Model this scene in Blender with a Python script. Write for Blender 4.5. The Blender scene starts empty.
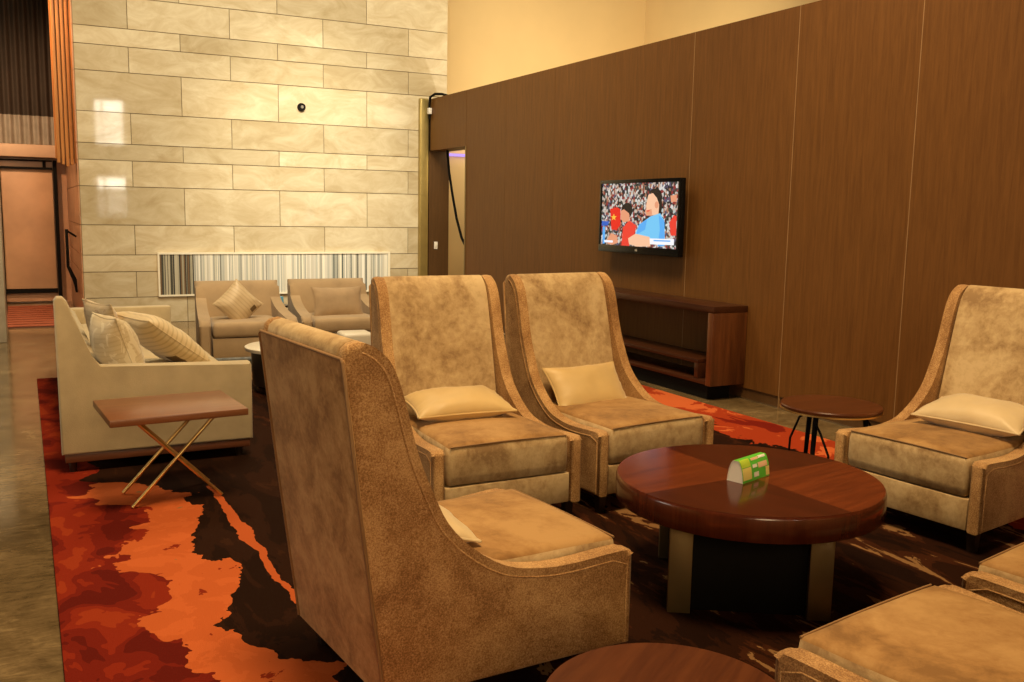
import bpy, bmesh, math, random
from mathutils import Vector, Matrix, noise

C = bpy.context.scene
COL = C.collection
R = math.radians
random.seed(7)

# ------------------------------------------------------------------ camera
CAM_H = 1.40
PITCH, ROLL, YAW, FPX = 0.136318, 0.018027, 0.479433, 941.2
fwd = Vector((math.sin(YAW) * math.cos(PITCH), math.cos(YAW) * math.cos(PITCH), -math.sin(PITCH)))
rt = Vector((math.cos(YAW), -math.sin(YAW), 0))
up = rt.cross(fwd)
cr, sr = math.cos(ROLL), math.sin(ROLL)
r2 = cr * rt + sr * up
u2 = -sr * rt + cr * up
cam_data = bpy.data.cameras.new('camera')
cam = bpy.data.objects.new('camera', cam_data)
COL.objects.link(cam)
m = Matrix((r2, u2, -fwd)).transposed().to_4x4()
m.translation = Vector((0, 0, CAM_H))
cam.matrix_world = m
cam_data.sensor_width = 36
cam_data.lens = FPX / 1024 * 36
cam_data.clip_end = 100
C.camera = cam

# ------------------------------------------------------------------ world, exposure, lights
C.view_settings.view_transform = 'Standard'
C.view_settings.look = 'None'
C.view_settings.gamma = 1.0
C.view_settings.exposure = 0.0
C.view_settings.use_curve_mapping = False
C.cycles.max_bounces = 8
w = bpy.data.worlds.new('lobby_ambient')
C.world = w
w.use_nodes = True
bg = w.node_tree.nodes['Background']
bg.inputs['Color'].default_value = (1.0, 0.76, 0.48, 1)
bg.inputs['Strength'].default_value = 0.03


def area(name, loc, target, size, energy, col=(1, 0.78, 0.5), size_y=None, spread=None):
    d = bpy.data.lights.new(name, 'AREA')
    d.energy = energy
    d.color = col
    d.size = size
    if size_y:
        d.shape = 'RECTANGLE'
        d.size_y = size_y
    if spread:
        d.spread = R(spread)
    o = bpy.data.objects.new(name, d)
    COL.objects.link(o)
    o.location = loc
    o.rotation_euler = (Vector(target) - Vector(loc)).to_track_quat('-Z', 'Y').to_euler()
    return o


def spot(name, loc, target, energy, angle, col=(1, 0.78, 0.5), blend=0.6, radius=0.12):
    d = bpy.data.lights.new(name, 'SPOT')
    d.energy = energy
    d.color = col
    d.spot_size = R(angle)
    d.spot_blend = blend
    d.shadow_soft_size = radius
    o = bpy.data.objects.new(name, d)
    COL.objects.link(o)
    o.location = loc
    o.rotation_euler = (Vector(target) - Vector(loc)).to_track_quat('-Z', 'Y').to_euler()
    return o


area('ceiling_light_seating', (1.2, 2.2, 7.2), (2.0, 3.6, 0), 1.8, 590, (1, 0.70, 0.37))
area('ceiling_light_lounge', (1.8, 7.6, 5.4), (2.0, 8.4, 0), 2.0, 150, (1, 0.80, 0.50))
area('rear_lobby_light', (-0.6, -4.0, 3.2), (2.4, 5.0, 0.8), 2.2, 135, (1, 0.72, 0.40))
area('entrance_daylight', (-5.5, 5.5, 2.4), (1.5, 5.5, 0.6), 2.4, 80, (1.0, 0.90, 0.74))
area('stone_wall_washer', (3.0, 8.6, 5.6), (3.1, 12, 1.2), 3.2, 140, (1, 0.90, 0.68), 0.6)
spot('stone_wall_spot', (3.6, 7.6, 5.2), (3.3, 12.0, 1.75), 1300, 42, (1, 0.90, 0.68), 1.0, 0.2)
spot('partition_spot', (3.3, 4.2, 5.6), (4.9, 4.55, 1.65), 330, 48, (1, 0.72, 0.38), 1.0, 0.2)
area('upper_wall_cove_light', (7.0, 10.5, 2.7), (7.4, 13, 4.4), 2.5, 82, (1, 0.79, 0.48))
spot('passage_lamp', (-1.0, 11.95, 4.4), (0.45, 13.4, 1.2), 560, 110, (1, 0.60, 0.32))


# ------------------------------------------------------------------ node helpers
class NT:
    def __init__(s, name):
        s.m = bpy.data.materials.new(name)
        s.m.use_nodes = True
        s.t = s.m.node_tree
        s.b = s.t.nodes['Principled BSDF']

    def n(s, typ, **kw):
        nd = s.t.nodes.new(typ)
        for k, v in kw.items():
            setattr(nd, k, v)
        return nd

    def l(s, a, b):
        s.t.links.new(a, b)

    def set(s, **kw):
        for k, v in kw.items():
            key = {'rough': 'Roughness', 'metal': 'Metallic', 'spec': 'Specular IOR Level', 'sheen': 'Sheen Weight',
                   'sheen_r': 'Sheen Roughness', 'coat': 'Coat Weight', 'coat_r': 'Coat Roughness'}[k]
            s.b.inputs[key].default_value = v
        return s

    def coords(s, scale=(1, 1, 1), rot=(0, 0, 0)):
        tc = s.n('ShaderNodeTexCoord')
        mp = s.n('ShaderNodeMapping')
        mp.inputs['Scale'].default_value = scale
        mp.inputs['Rotation'].default_value = rot
        s.l(tc.outputs['Object'], mp.inputs['Vector'])
        return mp.outputs['Vector']

    def noise(s, vec, scale, detail=4, rough=0.55, dist=0.0):
        nd = s.n('ShaderNodeTexNoise')
        nd.inputs['Scale'].default_value = scale
        nd.inputs['Detail'].default_value = detail
        nd.inputs['Roughness'].default_value = rough
        nd.inputs['Distortion'].default_value = dist
        if vec is not None:
            s.l(vec, nd.inputs['Vector'])
        return nd.outputs['Fac']

    def ramp(s, fac, stops, interp='LINEAR'):
        nd = s.n('ShaderNodeValToRGB')
        nd.color_ramp.interpolation = interp
        e = nd.color_ramp.elements
        while len(e) < len(stops):
            e.new(0.5)
        for i, (p, c) in enumerate(stops):
            e[i].position = p
            e[i].color = (*c, 1)
        s.l(fac, nd.inputs['Fac'])
        return nd.outputs['Color']

    def math(s, op, a, b=0.0, clamp=False):
        nd = s.n('ShaderNodeMath', operation=op, use_clamp=clamp)
        for i, v in enumerate((a, b)):
            if isinstance(v, (int, float)):
                nd.inputs[i].default_value = v
            else:
                s.l(v, nd.inputs[i])
        return nd.outputs[0]

    def mix(s, fac, a, b, blend='MIX'):
        nd = s.n('ShaderNodeMix', data_type='RGBA', blend_type=blend)
        if isinstance(fac, (int, float)):
            nd.inputs['Factor'].default_value = fac
        else:
            s.l(fac, nd.inputs['Factor'])
        for key, v in (('A', a), ('B', b)):
            sock = [i for i in nd.inputs if i.name == key and i.type == 'RGBA'][0]
            if isinstance(v, tuple):
                sock.default_value = (*v, 1)
            else:
                s.l(v, sock)
        return [o for o in nd.outputs if o.type == 'RGBA'][0]

    def bump(s, h, strength=0.3, dist=0.01):
        nd = s.n('ShaderNodeBump')
        nd.inputs['Strength'].default_value = strength
        nd.inputs['Distance'].default_value = dist
        s.l(h, nd.inputs['Height'])
        s.l(nd.outputs['Normal'], s.b.inputs['Normal'])

    def color(s, c):
        if isinstance(c, tuple):
            s.b.inputs['Base Color'].default_value = (*c, 1)
        else:
            s.l(c, s.b.inputs['Base Color'])
        return s


M = {}


def plain(name, c, rough=0.5, metal=0.0, var=0.12, scale=8, bump=0.0, **kw):
    t = NT(name)
    f = t.noise(t.coords(), scale, 3)
    lo = tuple(x * (1 - var) for x in c)
    hi = tuple(min(1, x * (1 + var)) for x in c)
    t.color(t.ramp(f, [(0.3, lo), (0.7, hi)]))
    t.set(rough=rough, metal=metal, **kw)
    if bump:
        t.bump(t.noise(t.coords(), scale * 30, 2), bump, 0.004)
    M[name] = t.m
    return t.m


def emitter(name, c, strength):
    t = NT(name)
    t.color((0.0, 0.0, 0.0))
    t.b.inputs['Emission Color'].default_value = (*c, 1)
    t.b.inputs['Emission Strength'].default_value = strength
    t.set(rough=0.5)
    M[name] = t.m
    return t.m


def wood(name, dark, light, axis='z', rough=0.35, scale=1.0, coat=0.0, contrast=1.0, spec=0.5):
    t = NT(name)
    sc = {'x': (1.5, 22, 22), 'y': (22, 1.5, 22), 'z': (22, 22, 1.5)}[axis]
    v = t.coords(tuple(x * scale for x in sc))
    f = t.noise(v, 1.6, 6, 0.6, 0.6)
    f2 = t.noise(t.coords(tuple(x * scale * 6 for x in sc)), 2.0, 3, 0.6)
    f3 = t.math('ADD', t.math('MULTIPLY', f, 0.75), t.math('MULTIPLY', f2, 0.25))
    t.color(t.ramp(f3, [(0.5 - 0.17 / contrast, dark), (0.5 + 0.17 / contrast, light)]))
    t.set(rough=rough, coat=coat, coat_r=0.1, spec=spec)
    t.bump(f2, 0.06, 0.003)
    M[name] = t.m
    return t.m


def velvet(name, dark, mid, light, grain=0.0, blotch=5.0, sheen=0.2, fine=0.28):
    t = NT(name)
    oi = t.n('ShaderNodeObjectInfo')        # every piece is cut from another place in the cloth
    sh = t.n('ShaderNodeVectorMath', operation='ADD')
    t.l(t.coords(), sh.inputs[0])
    t.l(t.math('MULTIPLY', oi.outputs['Random'], 40.0), sh.inputs[1])
    v = sh.outputs[0]
    f1 = t.noise(v, blotch, 6, 0.62, 0.5)
    f2 = t.noise(v, blotch * 7, 4, 0.7, 0.3)
    f = t.math('ADD', t.math('MULTIPLY', f1, 1 - fine), t.math('MULTIPLY', f2, fine))
    if grain:
        f3 = t.noise(v, 210, 2, 0.8)
        f = t.math('ADD', t.math('MULTIPLY', f, 1 - grain), t.math('MULTIPLY', f3, grain))
    t.color(t.ramp(f, [(0.39, dark), (0.49, mid), (0.60, light)]))
    t.set(rough=0.75, spec=0.2, sheen=sheen, sheen_r=0.4)
    t.b.inputs['Sheen Tint'].default_value = (1, 0.85, 0.6, 1)
    t.bump(t.noise(v, 260 if grain else 120, 3, 0.7), 0.5 if grain else 0.2, 0.003)
    M[name] = t.m
    return t.m


# upholstery
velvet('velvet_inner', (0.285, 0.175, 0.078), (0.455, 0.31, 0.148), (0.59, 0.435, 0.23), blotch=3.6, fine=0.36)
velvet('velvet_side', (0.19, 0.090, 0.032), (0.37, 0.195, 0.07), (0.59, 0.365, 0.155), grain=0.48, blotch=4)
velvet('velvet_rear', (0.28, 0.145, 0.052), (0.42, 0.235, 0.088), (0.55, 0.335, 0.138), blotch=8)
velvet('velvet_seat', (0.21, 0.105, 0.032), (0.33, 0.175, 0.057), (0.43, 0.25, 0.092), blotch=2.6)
plain('velvet_piping', (0.25, 0.135, 0.05), 0.8)
plain('sofa_fabric', (0.45, 0.36, 0.21), 0.9, bump=0.25, scale=6, sheen=0.2)
plain('armchair_fabric', (0.36, 0.25, 0.135), 0.9, bump=0.25, scale=6, sheen=0.2)
plain('satin_gold', (0.60, 0.42, 0.17), 0.5, var=0.08, scale=5, spec=0.5, sheen=0.3)
plain('satin_pale', (0.62, 0.47, 0.25), 0.48, var=0.08, scale=5, spec=0.5, sheen=0.3)
plain('leg_dark', (0.018, 0.011, 0.007), 0.35)
plain('black_matte', (0.006, 0.005, 0.004), 0.7, spec=0.12)
plain('black_gloss', (0.006, 0.006, 0.006), 0.22, spec=0.2)
plain('bronze', (0.24, 0.17, 0.075), 0.42, 0.7, scale=4)
plain('brass', (0.80, 0.55, 0.20), 0.38, 1.0, scale=4)
plain('gold_trim', (0.42, 0.32, 0.11), 0.35, 0.6, scale=4)
plain('cream_paint', (0.74, 0.56, 0.29), 0.75, var=0.04, scale=1.2)
plain('white_lacquer', (0.62, 0.56, 0.45), 0.35, var=0.03)
plain('art_frame', (0.78, 0.73, 0.58), 0.5, var=0.03)
plain('white_plastic', (0.75, 0.72, 0.65), 0.4, var=0.03)
plain('steel', (0.55, 0.5, 0.42), 0.3, 1.0)
plain('lamp_tinted_stone', (0.50, 0.27, 0.15), 0.3, var=0.15, scale=3)
plain('tan_panel', (0.58, 0.35, 0.20), 0.45, var=0.16, scale=2)
plain('beam_cream', (0.62, 0.44, 0.30), 0.6, var=0.05)
plain('pier_stone', (0.34, 0.29, 0.21), 0.3, var=0.2, scale=4)
plain('curtain_dark', (0.035, 0.024, 0.016), 0.8)
plain('curtain_grey', (0.30, 0.27, 0.22), 0.7)
plain('strip_red', (0.30, 0.075, 0.03), 0.7)
plain('strip_brown', (0.12, 0.04, 0.02), 0.7)
plain('seam_light', (0.27, 0.155, 0.065), 0.5)
plain('card_green', (0.10, 0.50, 0.04), 0.4, var=0.05)
plain('card_lime', (0.45, 0.62, 0.05), 0.4, var=0.05)
plain('card_yellow', (0.80, 0.68, 0.20), 0.4, var=0.05)
plain('card_peach', (0.80, 0.52, 0.30), 0.4, var=0.05)
plain('card_white', (0.80, 0.76, 0.66), 0.5, var=0.03)
plain('box_blue', (0.10, 0.35, 0.55), 0.4)
wood('wall_wood', (0.105, 0.043, 0.0095), (0.158, 0.067, 0.0155), 'z', 0.5, spec=0.2)
wood('door_wood', (0.070, 0.034, 0.012), (0.105, 0.052, 0.018), 'z', 0.36)
wood('console_wood', (0.045, 0.013, 0.0045), (0.14, 0.047, 0.014), 'z', 0.3, 0.6)
wood('console_top', (0.028, 0.008, 0.003), (0.06, 0.019, 0.0065), 'y', 0.3, 0.6)
wood('side_table_wood', (0.15, 0.055, 0.02), (0.23, 0.09, 0.035), 'x', 0.3, 0.8)
wood('round_table_wood', (0.06, 0.015, 0.0045), (0.115, 0.033, 0.009), 'x', 0.28, 0.7)
wood('slat_wood', (0.40, 0.16, 0.04), (0.62, 0.28, 0.08), 'z', 0.5)
wood('sofa_plinth_wood', (0.09, 0.03, 0.012), (0.15, 0.05, 0.02), 'x', 0.4)


def stone_tile(name, base, light, dark, rough):
    t = NT(name)
    at = t.n('ShaderNodeAttribute', attribute_name='tile')
    v = t.coords()
    off = t.n('ShaderNodeVectorMath', operation='ADD')
    sc = t.n('ShaderNodeVectorMath', operation='SCALE')
    t.l(at.outputs['Color'], sc.inputs[0])
    sc.inputs['Scale'].default_value = 17.0
    t.l(v, off.inputs[0])
    t.l(sc.outputs[0], off.inputs[1])
    mp = t.n('ShaderNodeMapping')
    mp.inputs['Scale'].default_value = (1.0, 1, 2.0)
    mp.inputs['Rotation'].default_value = (0, R(28), 0)
    t.l(off.outputs[0], mp.inputs['Vector'])
    f = t.noise(mp.outputs['Vector'], 2.3, 8, 0.66, 0.9)
    c = t.ramp(f, [(0.22, dark), (0.46, base), (0.68, light)])
    sep = t.n('ShaderNodeSeparateColor')
    t.l(at.outputs['Color'], sep.inputs[0])
    tint = t.ramp(sep.outputs[0], [(0.0, (0.74, 0.72, 0.68)), (1.0, (1, 1, 1))])
    t.color(t.mix(1.0, c, tint, 'MULTIPLY'))
    t.set(rough=rough, spec=0.5)
    M[name] = t.m


stone_tile('stone_tile', (0.62, 0.53, 0.355), (0.74, 0.67, 0.49), (0.49, 0.39, 0.225), 0.04)
plain('grout', (0.20, 0.15, 0.08), 0.8)

# floor marble
t = NT('floor_marble')
v = t.coords()
f = t.noise(v, 1.3, 8, 0.68, 1.5)
f2 = t.noise(t.coords((1, 3, 1)), 9.0, 6, 0.75, 1.2)
f = t.math('ADD', t.math('MULTIPLY', f, 0.6), t.math('MULTIPLY', f2, 0.4))
t.color(t.ramp(f, [(0.34, (0.05, 0.032, 0.012)), (0.50, (0.15, 0.10, 0.045)), (0.66, (0.30, 0.21, 0.10))]))
t.set(rough=0.12, spec=0.5)
M['floor_marble'] = t.m

# rug: brown ground, orange and red drifts along both edges, tan flecks
t = NT('rug_wool')
tc = t.n('ShaderNodeTexCoord')
sp = t.n('ShaderNodeSeparateXYZ')
t.l(tc.outputs['Object'], sp.inputs[0])
X, Y = sp.outputs['X'], sp.outputs['Y']
obj_v = tc.outputs['Object']


def fcurve(sock, pts, lo, hi, olo, ohi):
    mr = t.n('ShaderNodeMapRange')
    mr.inputs['From Min'].default_value = lo
    mr.inputs['From Max'].default_value = hi
    t.l(sock, mr.inputs['Value'])
    fc = t.n('ShaderNodeFloatCurve')
    cu = fc.mapping.curves[0]
    ps = [((a - lo) / (hi - lo), (b - olo) / (ohi - olo)) for a, b in pts]
    while len(cu.points) < len(ps):
        cu.points.new(0.5, 0.5)
    for p, q in zip(cu.points, ps):
        p.location = q
        p.handle_type = 'VECTOR'
    fc.mapping.update()
    t.l(mr.outputs[0], fc.inputs['Value'])
    m2 = t.n('ShaderNodeMapRange')
    m2.inputs['To Min'].default_value = olo
    m2.inputs['To Max'].default_value = ohi
    t.l(fc.outputs[0], m2.inputs['Value'])
    return m2.outputs[0]


wn = t.math('SUBTRACT', t.noise(obj_v, 3.6, 4, 0.58, 0.4), 0.5)
xw = t.math('ADD', X, t.math('MULTIPLY', wn, 0.42))
Lb = fcurve(Y, [(1.5, 0.50), (2.6, 0.44), (2.95, 0.36), (3.3, 0.33), (3.55, 0.43), (3.8, 0.25), (4.0, 0.30), (4.5, 0.42), (4.8, 0.14), (5.0, 0.25), (5.15, 0.60), (8.5, 0.60)], 1.5, 8.5, 0, 1)
Rb = fcurve(Y, [(1.5, 0.95), (2.4, 0.84), (2.65, 0.78), (2.9, 0.56), (3.1, 0.55), (3.38, 0.68), (3.6, 0.64), (3.85, 0.57), (4.4, 0.70), (4.75, 0.62), (4.95, 0.42), (5.1, 0.18), (5.3, 0.30), (8.5, 0.30)], 1.5, 8.5, 0, 1)
in_orange = t.math('MULTIPLY', t.math('GREATER_THAN', xw, Lb), t.math('LESS_THAN', xw, Rb))
left_zone = t.math('LESS_THAN', xw, Rb)
St = fcurve(Y, [(1.5, 0.84), (3.3, 0.81), (3.6, 0.80), (4.7, 0.78), (8.5, 0.7)], 1.5, 8.5, 0, 1)
sx = t.math('ABSOLUTE', t.math('SUBTRACT', t.math('ADD', X, t.math('MULTIPLY', wn, 0.10)), St))
streak = t.math('MULTIPLY', t.math('LESS_THAN', sx, t.math('MULTIPLY', t.noise(obj_v, 2.2, 2), 0.045)), t.math('GREATER_THAN', Y, 3.15))
streak = t.math('MULTIPLY', streak, t.math('LESS_THAN', Y, 4.75))
redn = t.noise(t.coords((1, 0.7, 1)), 5.0, 3, 0.5, 0.4)
red = t.ramp(redn, [(0.0, (0.10, 0.008, 0.004)), (0.42, (0.15, 0.012, 0.005)), (0.50, (0.21, 0.019, 0.006)), (0.60, (0.27, 0.032, 0.008))], 'CONSTANT')
orn = t.noise(obj_v, 5.5, 5, 0.6, 0.4)
orange = t.ramp(orn, [(0.0, (0.20, 0.02, 0.006)), (0.345, (0.45, 0.095, 0.023)), (0.52, (0.49, 0.107, 0.027)), (0.67, (0.22, 0.13, 0.05))], 'CONSTANT')
tanv = t.coords((2.3, 0.60, 1), (0, 0, R(-6)))
tann = t.noise(tanv, 2.6, 6, 0.62, 0.7)
tan = t.ramp(tann, [(0.0, (0.011, 0.0036, 0.0015)), (0.42, (0.020, 0.0062, 0.0023)), (0.53, (0.042, 0.012, 0.0042)), (0.59, (0.22, 0.115, 0.045)), (0.665, (0.024, 0.0075, 0.0027))], 'CONSTANT')
dk = t.ramp(tann, [(0.0, (0.014, 0.005, 0.002)), (0.5, (0.022, 0.0075, 0.003)), (0.66, (0.032, 0.011, 0.0042))], 'CONSTANT')
mid = t.mix(t.math('GREATER_THAN', xw, 1.35), dk, tan)
xr = t.math('ADD', X, t.math('MULTIPLY', wn, 0.9))
right_red = t.math('GREATER_THAN', xr, 4.0)
rn = t.noise(t.coords((1, 0.6, 1)), 3.0, 5, 0.6, 0.6)
rcol = t.ramp(rn, [(0.0, (0.17, 0.012, 0.005)), (0.42, (0.34, 0.04, 0.010)), (0.54, (0.58, 0.125, 0.035))], 'CONSTANT')
c = t.mix(left_zone, mid, red)
c = t.mix(in_orange, c, orange)
c = t.mix(streak, c, (0.42, 0.085, 0.021))
c = t.mix(right_red, c, rcol)
t.color(c)
t.set(rough=0.95, spec=0.05)
t.bump(t.noise(obj_v, 240, 2, 0.7), 0.5, 0.004)
M['rug_wool'] = t.m


# veneer sectors of the big coffee table (alternating grain by quadrant)
t = NT('veneer_sunburst')
tc = t.n('ShaderNodeTexCoord')
sp = t.n('ShaderNodeSeparateXYZ')
t.l(tc.outputs['Object'], sp.inputs[0])
cp, sn = math.cos(R(-7)), math.sin(R(-7))
xq = t.math('ADD', t.math('MULTIPLY', sp.outputs['X'], cp), t.math('MULTIPLY', sp.outputs['Y'], sn))
yq = t.math('ADD', t.math('MULTIPLY', sp.outputs['X'], -sn), t.math('MULTIPLY', sp.outputs['Y'], cp))
a = t.math('LESS_THAN', t.math('MULTIPLY', xq, yq), 0.0)
g1 = t.noise(t.coords((26, 2.2, 3), (0, 0, R(45))), 1.3, 6, 0.6, 0.5)
g2 = t.noise(t.coords((2.2, 26, 3), (0, 0, R(45))), 1.3, 6, 0.6, 0.5)
ca = t.ramp(g1, [(0.3, (0.040, 0.007, 0.003)), (0.7, (0.070, 0.013, 0.005))])
cb = t.ramp(g2, [(0.3, (0.085, 0.016, 0.005)), (0.7, (0.165, 0.034, 0.009))])
t.color(t.mix(a, ca, cb))
t.set(rough=0.14, spec=0.35)
M['veneer_sunburst'] = t.m
wood('veneer_apron', (0.045, 0.008, 0.003), (0.09, 0.018, 0.0055), 'z', 0.2, 0.8, coat=0.3)


# cushion fabrics
def stripes_fabric(name, base, line, freq=60, axis=0, rough=0.45, leaf=None):
    t = NT(name)
    tc = t.n('ShaderNodeTexCoord')
    sp = t.n('ShaderNodeSeparateXYZ')
    t.l(tc.outputs['Object'], sp.inputs[0])
    s = t.math('SINE', t.math('MULTIPLY', sp.outputs[axis], freq * 2 * math.pi))
    f = t.math('GREATER_THAN', s, 0.55)
    c = t.mix(f, base, line)
    if leaf:
        n = t.noise(t.coords((1.0, 0.6, 1)), 8, 4, 0.55, 2.2)
        c = t.mix(t.math('GREATER_THAN', n, 0.56), c, leaf)
    t.color(c)
    t.set(rough=rough, sheen=0.25)
    M[name] = t.m


stripes_fabric('cushion_striped', (0.62, 0.49, 0.28), (0.50, 0.38, 0.20), 28, 1)
stripes_fabric('cushion_leaf', (0.52, 0.40, 0.23), (0.46, 0.35, 0.19), 40, 1, leaf=(0.38, 0.25, 0.13))
stripes_fabric('cushion_leaf_pale', (0.58, 0.47, 0.28), (0.53, 0.42, 0.24), 40, 1, leaf=(0.70, 0.60, 0.40))
stripes_fabric('cushion_diamond', (0.52, 0.39, 0.22), (0.45, 0.33, 0.18), 30, 1)
plain('cushion_motif', (0.13, 0.08, 0.03), 0.6)
plain('cushion_plain', (0.35, 0.24, 0.13), 0.8, sheen=0.2)


# ------------------------------------------------------------------ mesh helpers
def finish(name, bm, mat, parent=None, loc=None, rot=None, angle=40, smooth=True):
    bmesh.ops.recalc_face_normals(bm, faces=bm.faces)
    me = bpy.data.meshes.new(name)
    bm.to_mesh(me)
    bm.free()
    mats = mat if isinstance(mat, (list, tuple)) else [mat]
    for x in mats:
        me.materials.append(M[x])
    if smooth:
        me.polygons.foreach_set('use_smooth', [True] * len(me.polygons))
        me.set_sharp_from_angle(angle=R(angle))
    o = bpy.data.objects.new(name, me)
    COL.objects.link(o)
    if parent:
        o.parent = parent
    if loc:
        o.location = loc
    if rot:
        o.rotation_euler = rot
    return o


def tag(o, label, cat, group=None, kind=None):
    o['label'] = label
    o['category'] = cat
    if group:
        o['group'] = group
    if kind:
        o['kind'] = kind
    return o


def struct(o, label=None, cat=None):
    o['kind'] = 'structure'
    if label:
        o['label'] = label
        o['category'] = cat
    return o


def thing(name, label, cat, loc, rz=0, group=None):
    o = bpy.data.objects.new(name, None)
    o.empty_display_size = 0.1
    COL.objects.link(o)
    o.location = loc
    o.rotation_euler = (0, 0, rz)
    return tag(o, label, cat, group)


def dup(root, loc, rz, label, group=None):
    r = root.copy()
    COL.objects.link(r)
    r.location = loc
    r.rotation_euler = (0, 0, rz)
    r['label'] = label
    if group:
        r['group'] = group
    for ch in list(root.children):
        c_ = ch.copy()
        COL.objects.link(c_)
        c_.parent = r
        for g in list(ch.children):
            d = g.copy()
            COL.objects.link(d)
            d.parent = c_
    return r


def box(bm, a, b, bev=0.0, seg=2, mi=0, mtx=None):
    x0, y0, z0 = a
    x1, y1, z1 = b
    vs = [bm.verts.new(p) for p in ((x0, y0, z0), (x1, y0, z0), (x1, y1, z0), (x0, y1, z0), (x0, y0, z1), (x1, y0, z1), (x1, y1, z1), (x0, y1, z1))]
    fs = [bm.faces.new([vs[i] for i in q]) for q in ((3, 2, 1, 0), (4, 5, 6, 7), (0, 1, 5, 4), (1, 2, 6, 5), (2, 3, 7, 6), (3, 0, 4, 7))]
    for f_ in fs:
        f_.material_index = mi
    if bev:
        es = list({e for f_ in fs for e in f_.edges})
        r_ = bmesh.ops.bevel(bm, geom=es, offset=bev, segments=seg, profile=0.5, affect='EDGES')
        nv = {v_ for f_ in r_['faces'] for v_ in f_.verts} | {v_ for v_ in vs if v_.is_valid}
    else:
        nv = set(vs)
    if mtx is not None:
        bmesh.ops.transform(bm, matrix=mtx, verts=list(nv))
    return list(nv)


def prism(bm, poly, axis, a, b, bev=0.0, seg=3, taper=None, minang=35):
    """extrude a 2-D polygon along an axis: 'y' gives (u, v)->(u, t, v); 'z' (u, v)->(u, v, t); 'x' (t, u, v)"""
    def P(q, t_):
        if axis == 'y':
            return (q[0], taper(q[0], t_) if taper else t_, q[1])
        if axis == 'z':
            return (q[0], q[1], t_)
        return (t_, q[0], q[1])
    A = [bm.verts.new(P(q, a)) for q in poly]
    B = [bm.verts.new(P(q, b)) for q in poly]
    n = len(poly)
    fa = bm.faces.new(A)
    fb = bm.faces.new(B[::-1])
    for i in range(n):
        bm.faces.new((A[i], B[i], B[(i + 1) % n], A[(i + 1) % n]))
    if bev:
        es = [e for f_ in (fa, fb) for e in f_.edges]
        bmesh.ops.bevel(bm, geom=es, offset=bev, segments=seg, profile=0.5, affect='EDGES', clamp_overlap=True)


def tube(bm, pts, r, n=8, cap=True):
    pts = [Vector(p) for p in pts]
    rings = []
    prev = None
    for i, p in enumerate(pts):
        d = (pts[min(i + 1, len(pts) - 1)] - pts[max(i - 1, 0)]).normalized()
        if prev is None:
            a_ = Vector((0, 0, 1)) if abs(d.z) < 0.9 else Vector((1, 0, 0))
            s_ = d.cross(a_).normalized()
        else:
            s_ = (prev - d * prev.dot(d)).normalized()
        prev = s_
        t_ = d.cross(s_)
        rr = r[i] if isinstance(r, (list, tuple)) else r
        rings.append([bm.verts.new(p + rr * (math.cos(k * 2 * math.pi / n) * s_ + math.sin(k * 2 * math.pi / n) * t_)) for k in range(n)])
    for i in range(len(rings) - 1):
        for k in range(n):
            bm.faces.new((rings[i][k], rings[i][(k + 1) % n], rings[i + 1][(k + 1) % n], rings[i + 1][k]))
    if cap:
        bm.faces.new(rings[0][::-1])
        bm.faces.new(rings[-1])


def lathe(bm, prof, n=64, cap=True, c=(0, 0)):
    rings = []
    for r_, z_ in prof:
        rings.append([bm.verts.new((c[0] + r_ * math.cos(k * 2 * math.pi / n), c[1] + r_ * math.sin(k * 2 * math.pi / n), z_)) for k in range(n)])
    for i in range(len(rings) - 1):
        for k in range(n):
            bm.faces.new((rings[i][k], rings[i][(k + 1) % n], rings[i + 1][(k + 1) % n], rings[i + 1][k]))
    if cap:
        bm.faces.new(rings[0][::-1])
        bm.faces.new(rings[-1])


def smooth_poly(pts, sub=3):
    """Catmull-Rom resample of an open run of 2-D points"""
    out = []
    n = len(pts)
    for i in range(n - 1):
        p0, p1, p2, p3 = pts[max(i - 1, 0)], pts[i], pts[i + 1], pts[min(i + 2, n - 1)]
        for k in range(sub):
            s = k / sub
            out.append(tuple(0.5 * (2 * p1[j] + (p2[j] - p0[j]) * s + (2 * p0[j] - 5 * p1[j] + 4 * p2[j] - p3[j]) * s * s
                                    + (3 * p1[j] - p0[j] - 3 * p2[j] + p3[j]) * s ** 3) for j in (0, 1)))
    out.append(pts[-1])
    return out


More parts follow.
